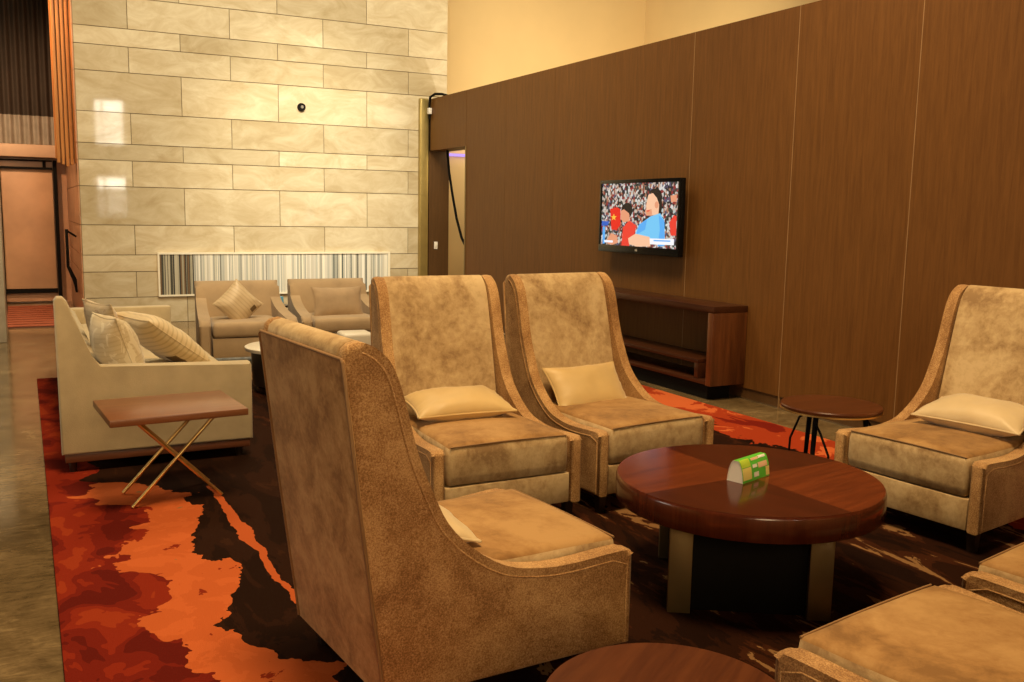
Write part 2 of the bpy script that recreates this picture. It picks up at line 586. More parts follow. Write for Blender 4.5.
def soft_slab(bm, lx, ly, lz, r=0.03, crown=0.0, n=(16, 16, 4), seed=0, wob=0.0, crown_neg=0.0):
    """rounded, slightly domed upholstery block centred on the origin"""
    hx, hy, hz = lx / 2, ly / 2, lz / 2
    verts = {}

    def put(i, j, k):
        key = (i, j, k)
        if key in verts:
            return verts[key]
        def rem(s_):  # crowd samples toward the ends
            return math.sin(s_ * math.pi / 2) * 0.55 + s_ * 0.45
        x = rem(i / n[0] * 2 - 1) * hx
        y = rem(j / n[1] * 2 - 1) * hy
        z = (k / n[2] * 2 - 1) * hz
        q = Vector((max(-hx + r, min(hx - r, x)), max(-hy + r, min(hy - r, y)), max(-hz + r, min(hz - r, z))))
        d = Vector((x, y, z)) - q
        p = q + d.normalized() * r if d.length > 1e-9 else Vector((x, y, z))
        fx, fy = 1 - (x / hx) ** 2, 1 - (y / hy) ** 2
        if z > 0:
            p.z += crown * max(0, fx) ** 0.5 * max(0, fy) ** 0.5 * (z / hz)
        else:
            p.z -= crown_neg * max(0, fx) * max(0, fy) * (-z / hz)
        if wob:
            nv = noise.noise_vector(Vector((x * 5 + seed, y * 5, z * 5)))
            p += nv * wob
        verts[key] = bm.verts.new(p)
        return verts[key]
    a, b, c_ = n
    for i in range(a):
        for j in range(b):
            bm.faces.new((put(i, j, 0), put(i, j + 1, 0), put(i + 1, j + 1, 0), put(i + 1, j, 0)))
            bm.faces.new((put(i, j, c_), put(i + 1, j, c_), put(i + 1, j + 1, c_), put(i, j + 1, c_)))
    for i in range(a):
        for k in range(c_):
            bm.faces.new((put(i, 0, k), put(i + 1, 0, k), put(i + 1, 0, k + 1), put(i, 0, k + 1)))
            bm.faces.new((put(i, b, k), put(i, b, k + 1), put(i + 1, b, k + 1), put(i + 1, b, k)))
    for j in range(b):
        for k in range(c_):
            bm.faces.new((put(0, j, k), put(0, j, k + 1), put(0, j + 1, k + 1), put(0, j + 1, k)))
            bm.faces.new((put(a, j, k), put(a, j + 1, k), put(a, j + 1, k + 1), put(a, j, k + 1)))


def cushion(name, w_, h_, t_, mat, mtx, label, seed=0, group=None, motif=None, pinch=0.08, wr=0.010, cat='cushion'):
    """a stuffed cushion: local x width, y height, z thickness; with a welt round its seam"""
    N = 22
    def pos(a_, b_, s_):
        ed = max(0.0, (1 - abs(a_) ** 2.6)) ** 0.55 * max(0.0, (1 - abs(b_) ** 2.6)) ** 0.55
        x = a_ * w_ / 2 * (1 - pinch * (1 - b_ * b_) * abs(a_))
        y = b_ * h_ / 2 * (1 - pinch * (1 - a_ * a_) * abs(b_))
        nz = noise.noise(Vector((x * 9 + seed * 3.1, y * 9, s_ * 2.0))) * wr
        rad = math.hypot(a_, b_)
        ang = math.atan2(b_, a_)
        fold = math.sin(ang * 18 + seed + noise.noise(Vector((ang * 2, seed, 0))) * 4) * 0.35 * wr * max(0, min(1, (rad - 0.55) / 0.4))
        return Vector((x, y, s_ * (t_ / 2 * ed + (nz + fold) * min(1, ed * 3))))
    bm = bmesh.new()
    g = {}
    for s_ in (1, -1):
        for i in range(N + 1):
            for j in range(N + 1):
                edge = i in (0, N) or j in (0, N)
                if s_ == -1 and edge:
                    g[(s_, i, j)] = g[(1, i, j)]
                    continue
                a_ = math.sin((i / N * 2 - 1) * math.pi / 2)
                b_ = math.sin((j / N * 2 - 1) * math.pi / 2)
                g[(s_, i, j)] = bm.verts.new(pos(a_, b_, s_))
        for i in range(N):
            for j in range(N):
                q = (g[(s_, i, j)], g[(s_, i + 1, j)], g[(s_, i + 1, j + 1)], g[(s_, i, j + 1)])
                bm.faces.new(q if s_ == 1 else q[::-1])
    mats = [mat]
    if motif:
        mats.append('cushion_motif')
        for (u0, v0, u1, v1) in motif:
            for f_ in bm.faces:
                c0 = f_.calc_center_median()
                if c0.z > 0 and u0 < c0.x / w_ + 0.5 < u1 and v0 < c0.y / h_ + 0.5 < v1:
                    f_.material_index = 1
    o = finish(name, bm, mats, angle=80)
    o.matrix_world = mtx
    bm = bmesh.new()
    ring = []
    for k in range(4):
        for i in range(N):
            s_ = math.sin((i / N * 2 - 1) * math.pi / 2)
            a_, b_ = ((s_, -1), (1, s_), (-s_, 1), (-1, -s_))[k]
            ring.append(pos(a_, b_, 1))
    ring.append(ring[0])
    tube(bm, ring, 0.0045, 6, cap=False)
    p = finish('welt', bm, mat, parent=o)
    tag(o, label, cat, group)
    return o


def frame_mtx(center, xdir, ydir):
    x = Vector(xdir).normalized()
    y = Vector(ydir)
    y = (y - x * y.dot(x)).normalized()
    z = x.cross(y)
    mm = Matrix((x, y, z)).transposed().to_4x4()
    mm.translation = Vector(center)
    return mm


# ------------------------------------------------------------------ setting
bm = bmesh.new()
box(bm, (-6, -5.2, -0.1), (9.3, 22, 0))
struct(finish('floor', bm, 'floor_marble'))

# stone wall: irregular courses of large tiles over a grout core
SX0, SX1, SY = 0.61, 5.18, 12.0
zs = [0, 0.312, 0.617, 0.815, 1.165, 1.61, 1.91, 2.10, 2.455, 2.91, 3.20, 3.40, 3.75, 4.20, 4.50, 4.70, 5.05, 5.40]
HT = 0.573


def tile_face(bm, lay, P0, ux, z0, z1, length, g=0.004, depth_dir=Vector((0, -1, 0)), proud=0.012):
    rnd = (random.random(), random.random(), random.random(), 1)
    a_ = P0 + ux * g + Vector((0, 0, z0 + g))
    b_ = P0 + ux * (length - g) + Vector((0, 0, z0 + g))
    c_ = P0 + ux * (length - g) + Vector((0, 0, z1 - g))
    d_ = P0 + ux * g + Vector((0, 0, z1 - g))
    back = [bm.verts.new(p) for p in (a_, b_, c_, d_)]
    front = [bm.verts.new(p + depth_dir * proud) for p in (a_, b_, c_, d_)]
    fs = [bm.faces.new(front)]
    for i in range(4):
        fs.append(bm.faces.new((back[i], back[(i + 1) % 4], front[(i + 1) % 4], front[i])))
    for f_ in fs:
        for lp in f_.loops:
            lp[lay] = rnd


bm = bmesh.new()
lay = bm.loops.layers.float_color.new('tile')
box(bm, (SX0, SY, 0), (SX1, SY + 7, 5.4), mi=1)
for ri in range(len(zs) - 1):
    ks = [0, 1, 3, 5, 7, 8.2] if ri % 2 else [0, 2, 4, 6, 8.2]
    for a_, b_ in zip(ks[:-1], ks[1:]):
        x0 = SX0 + a_ * HT
        x1 = min(SX0 + b_ * HT, SX1)
        if x1 - x0 > 0.02:
            tile_face(bm, lay, Vector((x0, SY, 0)), Vector((1, 0, 0)), zs[ri], zs[ri + 1], x1 - x0)
wb = finish('wall_back', bm, ['stone_tile', 'grout'], smooth=False)
struct(wb, 'tall glossy beige stone tile wall behind the two armchairs', 'wall')
# the same stone on the passage side, its orange lamplight put into the colour
bm = bmesh.new()
lay = bm.loops.layers.float_color.new('tile')
for ri in range(len(zs) - 1):
    for k in range(5):
        off = 0.6 if ri % 2 else 0
        y0 = SY + max(0, k * 1.2 - off)
        y1 = SY + min(6, (k + 1) * 1.2 - off)
        if y1 - y0 > 0.05:
            tile_face(bm, lay, Vector((SX0, y0, 0)), Vector((0, 1, 0)), zs[ri], zs[ri + 1], y1 - y0, depth_dir=Vector((-1, 0, 0)))
struct(finish('wall_passage_side', bm, 'lamp_tinted_stone', smooth=False))

# brown timber-panelled partition on the right
WX, WT, WH = 4.888, 0.29, 2.86
seams = [-1.6, -0.45, 0.70, 1.83, 2.96, 4.10, 5.135, 6.30, 7.42, 8.55, 9.65, 10.72]
bm = bmesh.new()
for a_, b_ in zip(seams[:-1], seams[1:]):
    box(bm, (WX, a_ + 0.003, 0.09), (WX + WT, b_ - 0.003, WH))
box(bm, (WX, 10.726, 2.19), (WX + WT, 11.93, WH))
wr_ = finish('wall_right', bm, 'wall_wood', smooth=False)
struct(wr_, 'long dark brown timber panel wall carrying the television', 'wall')
bm = bmesh.new()
for s_ in (4.10, 5.135, 6.30):
    box(bm, (WX - 0.0008, s_ - 0.003, 0.0), (WX + WT - 0.01, s_ + 0.003, WH - 0.002))
struct(finish('trim_1', bm, 'seam_light', smooth=False))
bm = bmesh.new()
for s_ in seams[1:-1]:
    if s_ not in (4.10, 5.135, 6.30):
        box(bm, (WX + 0.001, s_ - 0.003, 0.0), (WX + WT - 0.01, s_ + 0.003, WH - 0.002))
struct(finish('trim_8', bm, 'wall_wood', smooth=False))
bm = bmesh.new()
box(bm, (WX + 0.012, seams[0], 0.0), (WX + WT - 0.012, 10.72, 0.09))
struct(finish('baseboard_right', bm, 'door_wood', smooth=False))
bm = bmesh.new()
box(bm, (WX + 0.006, seams[0], 0.0), (WX + 0.0115, 10.72, 0.008))
struct(finish('trim_2', bm, 'steel', smooth=False))
# doorway at the far end: jamb by the opening, dark return, gilded corner strip
bm = bmesh.new()
box(bm, (WX - 0.01, 10.70, 0), (WX + WT, 10.725, 2.19))
struct(finish('trim_3', bm, 'bronze', smooth=False))
bm = bmesh.new()
box(bm, (WX, 11.90, 0), (WX + WT, 11.985, 2.19))
struct(finish('trim_4', bm, 'door_wood', smooth=False))
bm = bmesh.new()
box(bm, (WX - 0.125, 11.90, 0), (WX - 0.012, 11.985, 2.87), 0.006)
struct(finish('trim_5', bm, 'gold_trim'))
bm = bmesh.new()
box(bm, (WX - 0.004, 11.86, 2.19), (WX + 0.02, 11.90, 2.86))
struct(finish('trim_6', bm, 'black_matte'))

# cream walls above and behind the partition
bm = bmesh.new()
box(bm, (SX1, 13.0, 0), (9.07, 13.2, 5.4))
struct(finish('wall_far', bm, 'cream_paint', smooth=False))
bm = bmesh.new()
box(bm, (9.07, -5.2, 0), (9.27, 13.2, 5.4))
struct(finish('wall_side', bm, 'cream_paint', smooth=False))

# rear wall with a tall window whose blind mirrors in the stone
bm = bmesh.new()
for a_, b_ in (((-6, -5.2, 0), (1.9, -5.0, 5.4)), ((2.72, -5.2, 0), (9.07, -5.0, 5.4)), ((1.9, -5.2, 0), (2.72, -5.0, 1.0)), ((1.9, -5.2, 4.35), (2.72, -5.0, 5.4))):
    box(bm, a_, b_)
struct(finish('wall_rear', bm, 'cream_paint', smooth=False))
emitter('window_daylight', (1.0, 0.93, 0.78), 20.0)
bm = bmesh.new()
box(bm, (1.9, -5.16, 1.0), (2.72, -5.15, 4.35))
win = struct(finish('window_1', bm, 'window_daylight', smooth=False))
bm = bmesh.new()
for z_ in (1.0, 4.27):
    box(bm, (1.9, -5.14, z_), (2.72, -5.02, z_ + 0.08))
box(bm, (1.9, -5.14, 2.15), (2.72, -5.02, 3.08))
for x_ in (1.9, 2.1, 2.67):
    box(bm, (x_, -5.14, 1.0), (x_ + 0.05, -5.02, 4.35))
finish('window_frame', bm, 'door_wood', parent=win, smooth=False)
bm = bmesh.new()
z_ = 1.09
while z_ < 3.95:
    if not 1.86 < z_ < 3.09:
        box(bm, (1.96, -5.09, z_), (2.66, -5.05, z_ + (0.058 if z_ < 2 else 0.045)))
    z_ += 0.07 if z_ < 2 else 0.09
finish('blind', bm, 'white_lacquer', parent=win, smooth=False)

# passage on the far left
bm = bmesh.new()
box(bm, (-2.5, 15.02, 0), (0.6, 15.2, 5.4))
struct(finish('wall_passage_end', bm, 'lamp_tinted_stone', smooth=False))
dr = bmesh.new()
box(dr, (-0.23, 14.95, 0.20), (0.415, 14.99, 1.87), 0.004)
door = struct(finish('door_1', dr, 'tan_panel'))
bm = bmesh.new()
box(bm, (0.43, 14.90, 0.0), (0.475, 15.0, 2.0))
box(bm, (-0.30, 14.90, 0.0), (-0.235, 15.0, 2.0))
box(bm, (-0.235, 14.90, 1.87), (0.42, 14.99, 1.90))
box(bm, (-0.235, 14.90, 1.98), (0.42, 14.99, 2.0))
box(bm, (-0.235, 14.90, 0.14), (0.42, 14.99, 0.19))
box(bm, (0.30, 14.90, 1.90), (0.34, 14.99, 1.98))
finish('door_frame', bm, 'black_matte', parent=door, smooth=False)
bm = bmesh.new()
box(bm, (-0.235, 14.95, 1.90), (0.42, 14.985, 1.98))
box(bm, (-0.235, 14.95, 0.02), (0.42, 14.985, 0.14))
finish('transom_panel', bm, 'lamp_tinted_stone', parent=door, smooth=False)
bm = bmesh.new()
box(bm, (-1.2, 14.75, 2.03), (0.59, 15.0, 2.20), 0.01)
struct(finish('trim_7', bm, 'beam_cream'))


def corrugated(name, x0, x1, y, z0, z1, mat, pitch=0.115, amp=0.03):
    bm = bmesh.new()
    n = int((x1 - x0) / pitch * 10)
    lo, hi = [], []
    for i in range(n + 1):
        x = x0 + (x1 - x0) * i / n
        yy = y + amp * math.sin(2 * math.pi * (x - x0) / pitch)
        lo.append((x, yy))
        hi.append((x, yy))
    for th in (0, 0.012):
        A = [bm.verts.new((a_[0], a_[1] + th, z0)) for a_ in lo]
        B = [bm.verts.new((a_[0], a_[1] + th, z1)) for a_ in lo]
        for i in range(n):
            bm.faces.new((A[i], A[i + 1], B[i + 1], B[i]))
        if th == 0:
            A0, B0 = A, B
        else:
            for i in range(n):
                bm.faces.new((B0[i], B0[i + 1], B[i + 1], B[i]))
                bm.faces.new((A0[i], A[i], A[i + 1], A0[i + 1]))
    return finish(name, bm, mat, angle=60)


cu = tag(corrugated('pleated_curtain', -1.2, 0.52, 14.93, 2.60, 5.3, 'curtain_dark'), 'dark pleated curtain high above the passage at far left', 'curtain')
bm = bmesh.new()
for i in range(1):
    n = 150
    rows = []
    for z_ in (2.21, 2.60):
        rows.append([bm.verts.new((-1.2 + 1.72 * k / n, 14.90 + 0.03 * math.sin(2 * math.pi * 1.72 * k / n / 0.115), z_)) for k in range(n + 1)])
    for k in range(n):
        bm.faces.new((rows[0][k], rows[0][k + 1], rows[1][k + 1], rows[1][k]))
    back = [[bm.verts.new((v_.co.x, v_.co.y + 0.012, v_.co.z)) for v_ in r_] for r_ in rows]
    for k in range(n):
        bm.faces.new((back[0][k + 1], back[0][k], back[1][k], back[1][k + 1]))
        bm.faces.new((rows[1][k], rows[1][k + 1], back[1][k + 1], back[1][k]))
finish('hem_band', bm, 'curtain_grey', parent=cu, angle=60)

bm = bmesh.new()
box(bm, (-1.0, 10.7, 0), (-0.185, 11.5, 1.86), 0.01)
pier = struct(finish('pillar_left', bm, 'pier_stone'))

# hanging timber slats beside the stone wall
sc = thing('timber_slat_screen', 'orange-lit vertical timber slats hanging beside the stone wall', 'slat screen', (0.485, 12.2, 1.80))
for k in range(5):
    bm = bmesh.new()
    box(bm, (-0.085 + k * 0.046, -0.03, 0.03 + 0.02 * abs(k - 2)), (-0.055 + k * 0.046, 0.05 + 0.02 * k, 3.6), 0.003)
    finish('slat', bm, 'slat_wood', parent=sc)
bm = bmesh.new()
box(bm, (-0.10, 0.05, 0.12), (0.135, 0.12, 3.6))
finish('backing_board', bm, 'slat_wood', parent=sc)

# black bracket on the passage side face
br = thing('pull_bracket', 'black metal bracket with angled plate on the passage wall', 'bracket', (0.595, 12.9, 0.35))
bm = bmesh.new()
box(bm, (-0.125, -0.02, 0.28), (-0.09, 0.02, 0.74), 0.004)
finish('upright', bm, 'black_matte', parent=br)
bm = bmesh.new()
prism(bm, [(-0.125, 0.28), (-0.085, 0.28), (-0.015, 0.12), (-0.01, -0.04), (-0.035, -0.04), (-0.05, 0.06)], 'y', -0.02, 0.02)
finish('angled_plate', bm, 'black_matte', parent=br)
bm = bmesh.new()
tube(bm, [(-0.11, 0, 0.725), (0.0, 0, 0.65)], 0.012)
finish('arm', bm, 'black_matte', parent=br)

# flat reddish strip with thin cross slats in the passage
mt = thing('passage_floor_strip', 'reddish brown slatted strip on the passage floor at far left', 'mat', (0.10, 12.0, 0))
bm = bmesh.new()
box(bm, (-0.32, -0.1, 0), (0.40, 2.4, 0.012))
finish('backing', bm, 'strip_brown', parent=mt)
bm = bmesh.new()
for k in range(10):
    box(bm, (-0.31, -0.08 + k * 0.25, 0.0125), (0.39, 0.08 + k * 0.25, 0.022), 0.003)
finish('slats', bm, 'strip_red', parent=mt)

# rug
bm = bmesh.new()
box(bm, (0.05, 0.4, 0.0), (4.46, 8.31, 0.014), 0.004)
rug = finish('area_rug', bm, 'rug_wool')
tag(rug, 'large dark brown rug with orange and red drifts under the seating', 'rug')
RUG = 0.014

# ------------------------------------------------------------------ wall fittings
# sensor on stone
s_ = thing('wall_sensor', 'small round black sensor high on the stone wall', 'sensor', (3.19, 11.985, 2.655))
bm = bmesh.new()
tube(bm, [(0, 0, 0), (0, -0.035, 0)], [0.052, 0.046], 24)
finish('housing', bm, 'black_matte', parent=s_)
bm = bmesh.new()
tube(bm, [(0, -0.035, 0), (0, -0.048, 0)], [0.02, 0.016], 16)
finish('lens', bm, 'steel', parent=s_)

# striped art panel on the stone wall
AX0, AX1, AZ0, AZ1 = 1.425, 4.355, 0.315, 0.842
art = thing('striped_wall_panel', 'long white panel of fine vertical stripes low on the stone wall', 'wall panel', (AX0, 11.985, AZ0))
bm = bmesh.new()
lay = bm.loops.layers.float_color.new('stripe')
x = 0.02
L_ = AX1 - AX0
rng = random.Random(3)
while x < L_ - 0.02:
    wd = rng.choice((0.006, 0.008, 0.012, 0.016, 0.022))
    fx = x / L_
    if fx < 0.14:
        cc = rng.choice(((0.05, 0.05, 0.04), (0.10, 0.09, 0.06), (0.32, 0.30, 0.22), (0.45, 0.42, 0.32), (0.16, 0.10, 0.05), (0.03, 0.03, 0.03)))
    elif rng.random() < 0.10:
        cc = rng.choice(((0.12, 0.14, 0.13), (0.20, 0.20, 0.17), (0.25, 0.28, 0.28)))
    else:
        b_ = rng.uniform(0.50, 0.80)
        cc = rng.choice(((b_, b_ * 0.97, b_ * 0.82), (b_, b_ * 0.98, b_ * 0.88), (b_ * 0.62, b_ * 0.64, b_ * 0.58)))
    x1 = min(x + wd, L_ - 0.02)
    dep = rng.uniform(0.018, 0.026)
    vs = [bm.verts.new(p) for p in ((x, -dep, 0.02), (x1, -dep, 0.02), (x1, -dep, AZ1 - AZ0 - 0.02), (x, -dep, AZ1 - AZ0 - 0.02),
                                    (x, 0, 0.02), (x1, 0, 0.02), (x1, 0, AZ1 - AZ0 - 0.02), (x, 0, AZ1 - AZ0 - 0.02))]
    for q in ((0, 1, 2, 3), (0, 3, 7, 4), (1, 5, 6, 2), (3, 2, 6, 7), (0, 4, 5, 1)):
        f_ = bm.faces.new([vs[i] for i in q])
        for lp in f_.loops:
            lp[lay] = (*cc, 1)
    x = x1
tt = NT('stripe_panel')
at = tt.n('ShaderNodeAttribute', attribute_name='stripe')
tt.color(at.outputs['Color'])
tt.set(rough=0.4)
M['stripe_panel'] = tt.m
finish('stripes', bm, 'stripe_panel', parent=art, smooth=False)
bm = bmesh.new()
h_ = AZ1 - AZ0
box(bm, (0, -0.035, 0), (L_, 0, 0.02))
box(bm, (0, -0.035, h_ - 0.022), (L_, 0, h_))
box(bm, (0, -0.035, 0.02), (0.02, 0, h_ - 0.022))
box(bm, (L_ - 0.03, -0.035, 0.02), (L_, 0, h_ - 0.022))
finish('frame', bm, 'art_frame', parent=art, smooth=False)

# light switch on the dark door return
sw = thing('light_switch', 'small white light switch on the dark door return', 'switch', (4.99, 11.90, 0.93))
bm = bmesh.new()
box(bm, (-0.025, -0.012, -0.05), (0.025, 0, 0.05), 0.003)
finish('plate', bm, 'white_plastic', parent=sw)
bm = bmesh.new()
box(bm, (-0.01, -0.018, -0.02), (0.01, -0.012, 0.02), 0.002)
finish('rocker', bm, 'card_white', parent=sw)

# cables at the doorway
bm = bmesh.new()
pts = [(5.02, 11.6, 2.19), (5.05, 11.6, 1.9), (5.08, 11.55, 1.6), (5.12, 11.5, 1.3), (5.15, 11.4, 1.05), (5.17, 11.2, 0.85)]
tube(bm, smooth_poly([(p[0], p[2]) for p in pts], 1) and [Vector(p) for p in pts], 0.018)
tag(finish('hanging_cable', bm, 'black_matte', angle=80), 'black cable hanging down inside the doorway', 'cable')
cb_ = bmesh.new()
tube(cb_, [(4.865, 11.84, 2.60), (4.862, 11.84, 2.78), (4.865, 11.82, 2.88), (4.90, 11.74, 2.915), (4.93, 11.58, 2.90), (4.96, 11.45, 2.868)], 0.017)
loop = finish('cable_loop', cb_, 'black_matte', angle=80)
tag(loop, 'black cable looped over the top corner of the partition', 'cable')
bm = bmesh.new()
box(bm, (4.835, 11.80, 2.66), (4.885, 11.855, 2.74), 0.006)
finish('clip', bm, 'white_plastic', parent=loop)

# violet light strip in the room beyond the doorway
emitter('violet_glow', (0.45, 0.28, 0.95), 1.3)
bm = bmesh.new()
box(bm, (5.25, 12.93, 2.20), (6.2, 12.99, 2.235), 0.004)
tag(finish('light_strip', bm, 'violet_glow'), 'thin violet light strip glowing beyond the doorway', 'light')

# ------------------------------------------------------------------ television
TV_Y0, TV_Y1, TV_Z0, TV_Z1, TV_X = 6.235, 7.44, 1.055, 1.70, 4.765
tv = thing('television', 'flat television showing sports fans on the brown wall', 'television', (TV_X, (TV_Y0 + TV_Y1) / 2, TV_Z0), R(-90))
W_, H_ = TV_Y1 - TV_Y0, TV_Z1 - TV_Z0          # local x runs along the screen, -y faces the room
bm = bmesh.new()
box(bm, (-W_ / 2, 0, 0), (W_ / 2, 0.045, H_), 0.006)
finish('housing', bm, 'black_gloss', parent=tv)
bm = bmesh.new()
bz = 0.032
for a_, b_ in (((-W_ / 2, -0.01, 0), (W_ / 2, 0, 0.065)), ((-W_ / 2, -0.01, H_ - bz), (W_ / 2, 0, H_)), ((-W_ / 2, -0.01, 0.065), (-W_ / 2 + bz, 0, H_ - bz)), ((W_ / 2 - bz, -0.01, 0.065), (W_ / 2, 0, H_ - bz))):
    box(bm, a_, b_, 0.002)
finish('bezel', bm, 'black_gloss', parent=tv)
bm = bmesh.new()
box(bm, (-0.2, 0.045, 0.15), (0.2, 0.098, 0.5))
finish('wall_bracket', bm, 'black_matte', parent=tv)
# picture on the screen
t = NT('screen_crowd')
v = t.coords()
vo = t.n('ShaderNodeTexVoronoi')
vo.inputs['Scale'].default_value = 44
t.l(v, vo.inputs['Vector'])
sep = t.n('ShaderNodeSeparateColor')
t.l(vo.outputs['Color'], sep.inputs[0])
cc = t.ramp(sep.outputs[0], [(0, (0.02, 0.015, 0.02)), (0.22, (0.30, 0.03, 0.03)), (0.36, (0.62, 0.50, 0.42)), (0.50, (0.05, 0.06, 0.05)), (0.62, (0.75, 0.72, 0.68)), (0.74, (0.45, 0.20, 0.12)), (0.86, (0.10, 0.09, 0.16)), (0.93, (0.55, 0.62, 0.60))], 'CONSTANT')
t.color((0, 0, 0))
t.l(cc, t.b.inputs['Emission Color'])
t.b.inputs['Emission Strength'].default_value = 0.9
M['screen_crowd'] = t.m
SC = {'screen_red': (0.85, 0.05, 0.03), 'screen_flag': (0.80, 0.02, 0.01), 'screen_yellow': (0.95, 0.55, 0.05), 'screen_skin': (0.80, 0.33, 0.18),
      'screen_skin_light': (0.95, 0.55, 0.34), 'screen_hair': (0.012, 0.008, 0.008), 'screen_blue': (0.10, 0.42, 0.90), 'screen_pale_blue': (0.18, 0.58, 0.92),
      'screen_white': (0.95, 0.95, 1.0), 'screen_deep_blue': (0.03, 0.12, 0.55)}
for k_, c_ in SC.items():
    emitter(k_, c_, 1.0)
smats = ['screen_crowd'] + list(SC)
sw_, sh_ = W_ - 2 * bz, H_ - bz - 0.065


def scr(px, py, lift):
    s_ = (px - 95) / 485
    tb = 530 + (562 - 530) * s_
    tt_ = 115 + (108 - 115) * s_
    return (-sw_ / 2 + max(0, min(1, s_)) * sw_, -0.002 - lift, 0.065 + sh_ * max(0, min(1, 1 - (py - tt_) / (tb - tt_))))


bm = bmesh.new()
f_ = bm.faces.new([bm.verts.new(p) for p in ((-sw_ / 2, -0.002, 0.065), (sw_ / 2, -0.002, 0.065), (sw_ / 2, -0.002, 0.065 + sh_), (-sw_ / 2, -0.002, 0.065 + sh_))])
lv = [0]


def shape(mat, pts):
    lv[0] += 0.00012
    f = bm.faces.new([bm.verts.new(scr(x_, y_, lv[0])) for x_, y_ in pts])
    f.material_index = smats.index(mat)


def ell(mat, cx, cy, rx, ry, n=20):
    shape(mat, [(cx + rx * math.cos(k * 2 * math.pi / n), cy + ry * math.sin(k * 2 * math.pi / n)) for k in range(n)])


shape('screen_deep_blue', [(97, 370), (150, 372), (140, 400), (97, 405)])
shape('screen_blue', [(103, 410), (122, 408), (122, 525), (106, 528)])
shape('screen_flag', [(153, 287), (200, 275), (224, 290), (228, 400), (200, 435), (165, 428)])
sx_, sy_ = 180, 345
shape('screen_yellow', [(sx_ + (22 if k % 2 == 0 else 9) * math.sin(k * math.pi / 5), sy_ - (26 if k % 2 == 0 else 10) * math.cos(k * math.pi / 5)) for k in range(10)])
shape('screen_skin', [(135, 505), (165, 455), (205, 470), (215, 520), (180, 535), (145, 530)])
shape('screen_red', [(238, 540), (245, 415), (285, 365), (335, 405), (320, 470), (290, 545)])
ell('screen_hair', 268, 300, 36, 55)
shape('screen_skin', [(226, 300), (248, 290), (285, 320), (288, 372), (250, 380), (230, 360)])
ell('screen_hair', 452, 215, 34, 62)
ell('screen_hair', 470, 270, 18, 60)
shape('screen_skin_light', [(392, 250), (402, 195), (430, 182), (455, 215), (470, 260), (468, 325), (420, 335), (392, 310)])
ell('screen_skin', 455, 262, 12, 24)
shape('screen_skin', [(385, 300), (425, 290), (430, 330), (395, 335)])
shape('screen_pale_blue', [(350, 395), (420, 340), (478, 318), (505, 370), (512, 500), (420, 520), (325, 470)])
shape('screen_blue', [(470, 330), (505, 370), (512, 540), (470, 545), (480, 430)])
shape('screen_blue', [(350, 395), (400, 358), (390, 430), (335, 465)])
shape('screen_hair', [(400, 190), (420, 158), (455, 150), (482, 190), (486, 260), (470, 240), (450, 195), (425, 178)])
shape('screen_hair', [(228, 300), (240, 262), (275, 245), (304, 275), (300, 320), (286, 330), (278, 298), (248, 288)])
shape('screen_red', [(395, 300), (415, 297), (412, 306), (397, 307)])
shape('screen_skin_light', [(283, 490), (330, 458), (420, 480), (428, 545), (340, 548), (290, 530)])
shape('screen_skin', [(535, 200), (570, 195), (574, 240), (540, 245)])
shape('screen_red', [(535, 380), (560, 330), (575, 340), (576, 470), (545, 470)])
shape('screen_white', [(420, 490), (566, 494), (566, 535), (424, 530)])
shape('screen_blue', [(445, 500), (545, 503), (545, 512), (445, 509)])
shape('screen_white', [(118, 502), (180, 505), (180, 520), (120, 517)])
finish('screen', bm, smats, parent=tv, smooth=False)


def text_part(txt, size, parent, loc, rot, mat, ext=0.0006, name='logo'):
    cu_ = bpy.data.curves.new('txt', 'FONT')
    cu_.body = txt
    cu_.size = size
    cu_.extrude = ext
    cu_.align_x = 'CENTER'
    cu_.align_y = 'CENTER'
    ob = bpy.data.objects.new('txt', cu_)
    COL.objects.link(ob)
    dg = bpy.context.evaluated_depsgraph_get()
    me = bpy.data.meshes.new_from_object(ob.evaluated_get(dg))
    bpy.data.objects.remove(ob)
    me.materials.clear()
    me.materials.append(M[mat])
    o = bpy.data.objects.new(name, me)
    COL.objects.link(o)
    o.parent = parent
    o.location = loc
    o.rotation_euler = rot
    return o


text_part('LG', 0.028, tv, (0.008, -0.011, 0.033), (R(90), 0, 0), 'white_plastic')

# ------------------------------------------------------------------ console under the television
CX0, CY0 = 4.55, 5.505
con = thing('wall_console', 'dark wood console bench under the television', 'console', (CX0, CY0, 0))
D_, L2, HC = WX - CX0 - 0.006, 2.35, 0.725
bm = bmesh.new()
box(bm, (0, 0.0, HC - 0.05), (D_, L2, HC), 0.003)
finish('top', bm, 'console_top', parent=con)
for y_ in (0.0, L2 - 0.06):
    bm = bmesh.new()
    box(bm, (0, y_, 0.12), (D_, y_ + 0.06, HC - 0.0505), 0.003)
    finish('end_panel', bm, 'console_wood', parent=con)
bm = bmesh.new()
box(bm, (0.02, 0.0605, 0.12), (D_, L2 - 0.0605, 0.15), 0.002)
finish('bottom_shelf', bm, 'console_top', parent=con)
bm = bmesh.new()
box(bm, (0.06, 0.10, 0.0), (D_ - 0.06, L2 - 0.10, 0.1195))
finish('plinth', bm, 'black_matte', parent=con)
# stepped inner shelf of the console (part of it)
bm = bmesh.new()
box(bm, (0.03, 0.19, 0.27), (D_, L2 - 0.2, 0.30), 0.003)
box(bm, (0.03, 0.19, 0.1505), (D_ - 0.05, 0.235, 0.2695), 0.003)
finish('inner_shelf', bm, 'console_top', parent=con)


# ------------------------------------------------------------------ upholstered chairs
def side_taper(d, w0, w1):
    return lambda u, s_: s_ * ((w1 + (w0 - w1) * (u + d / 2) / d) / w0)


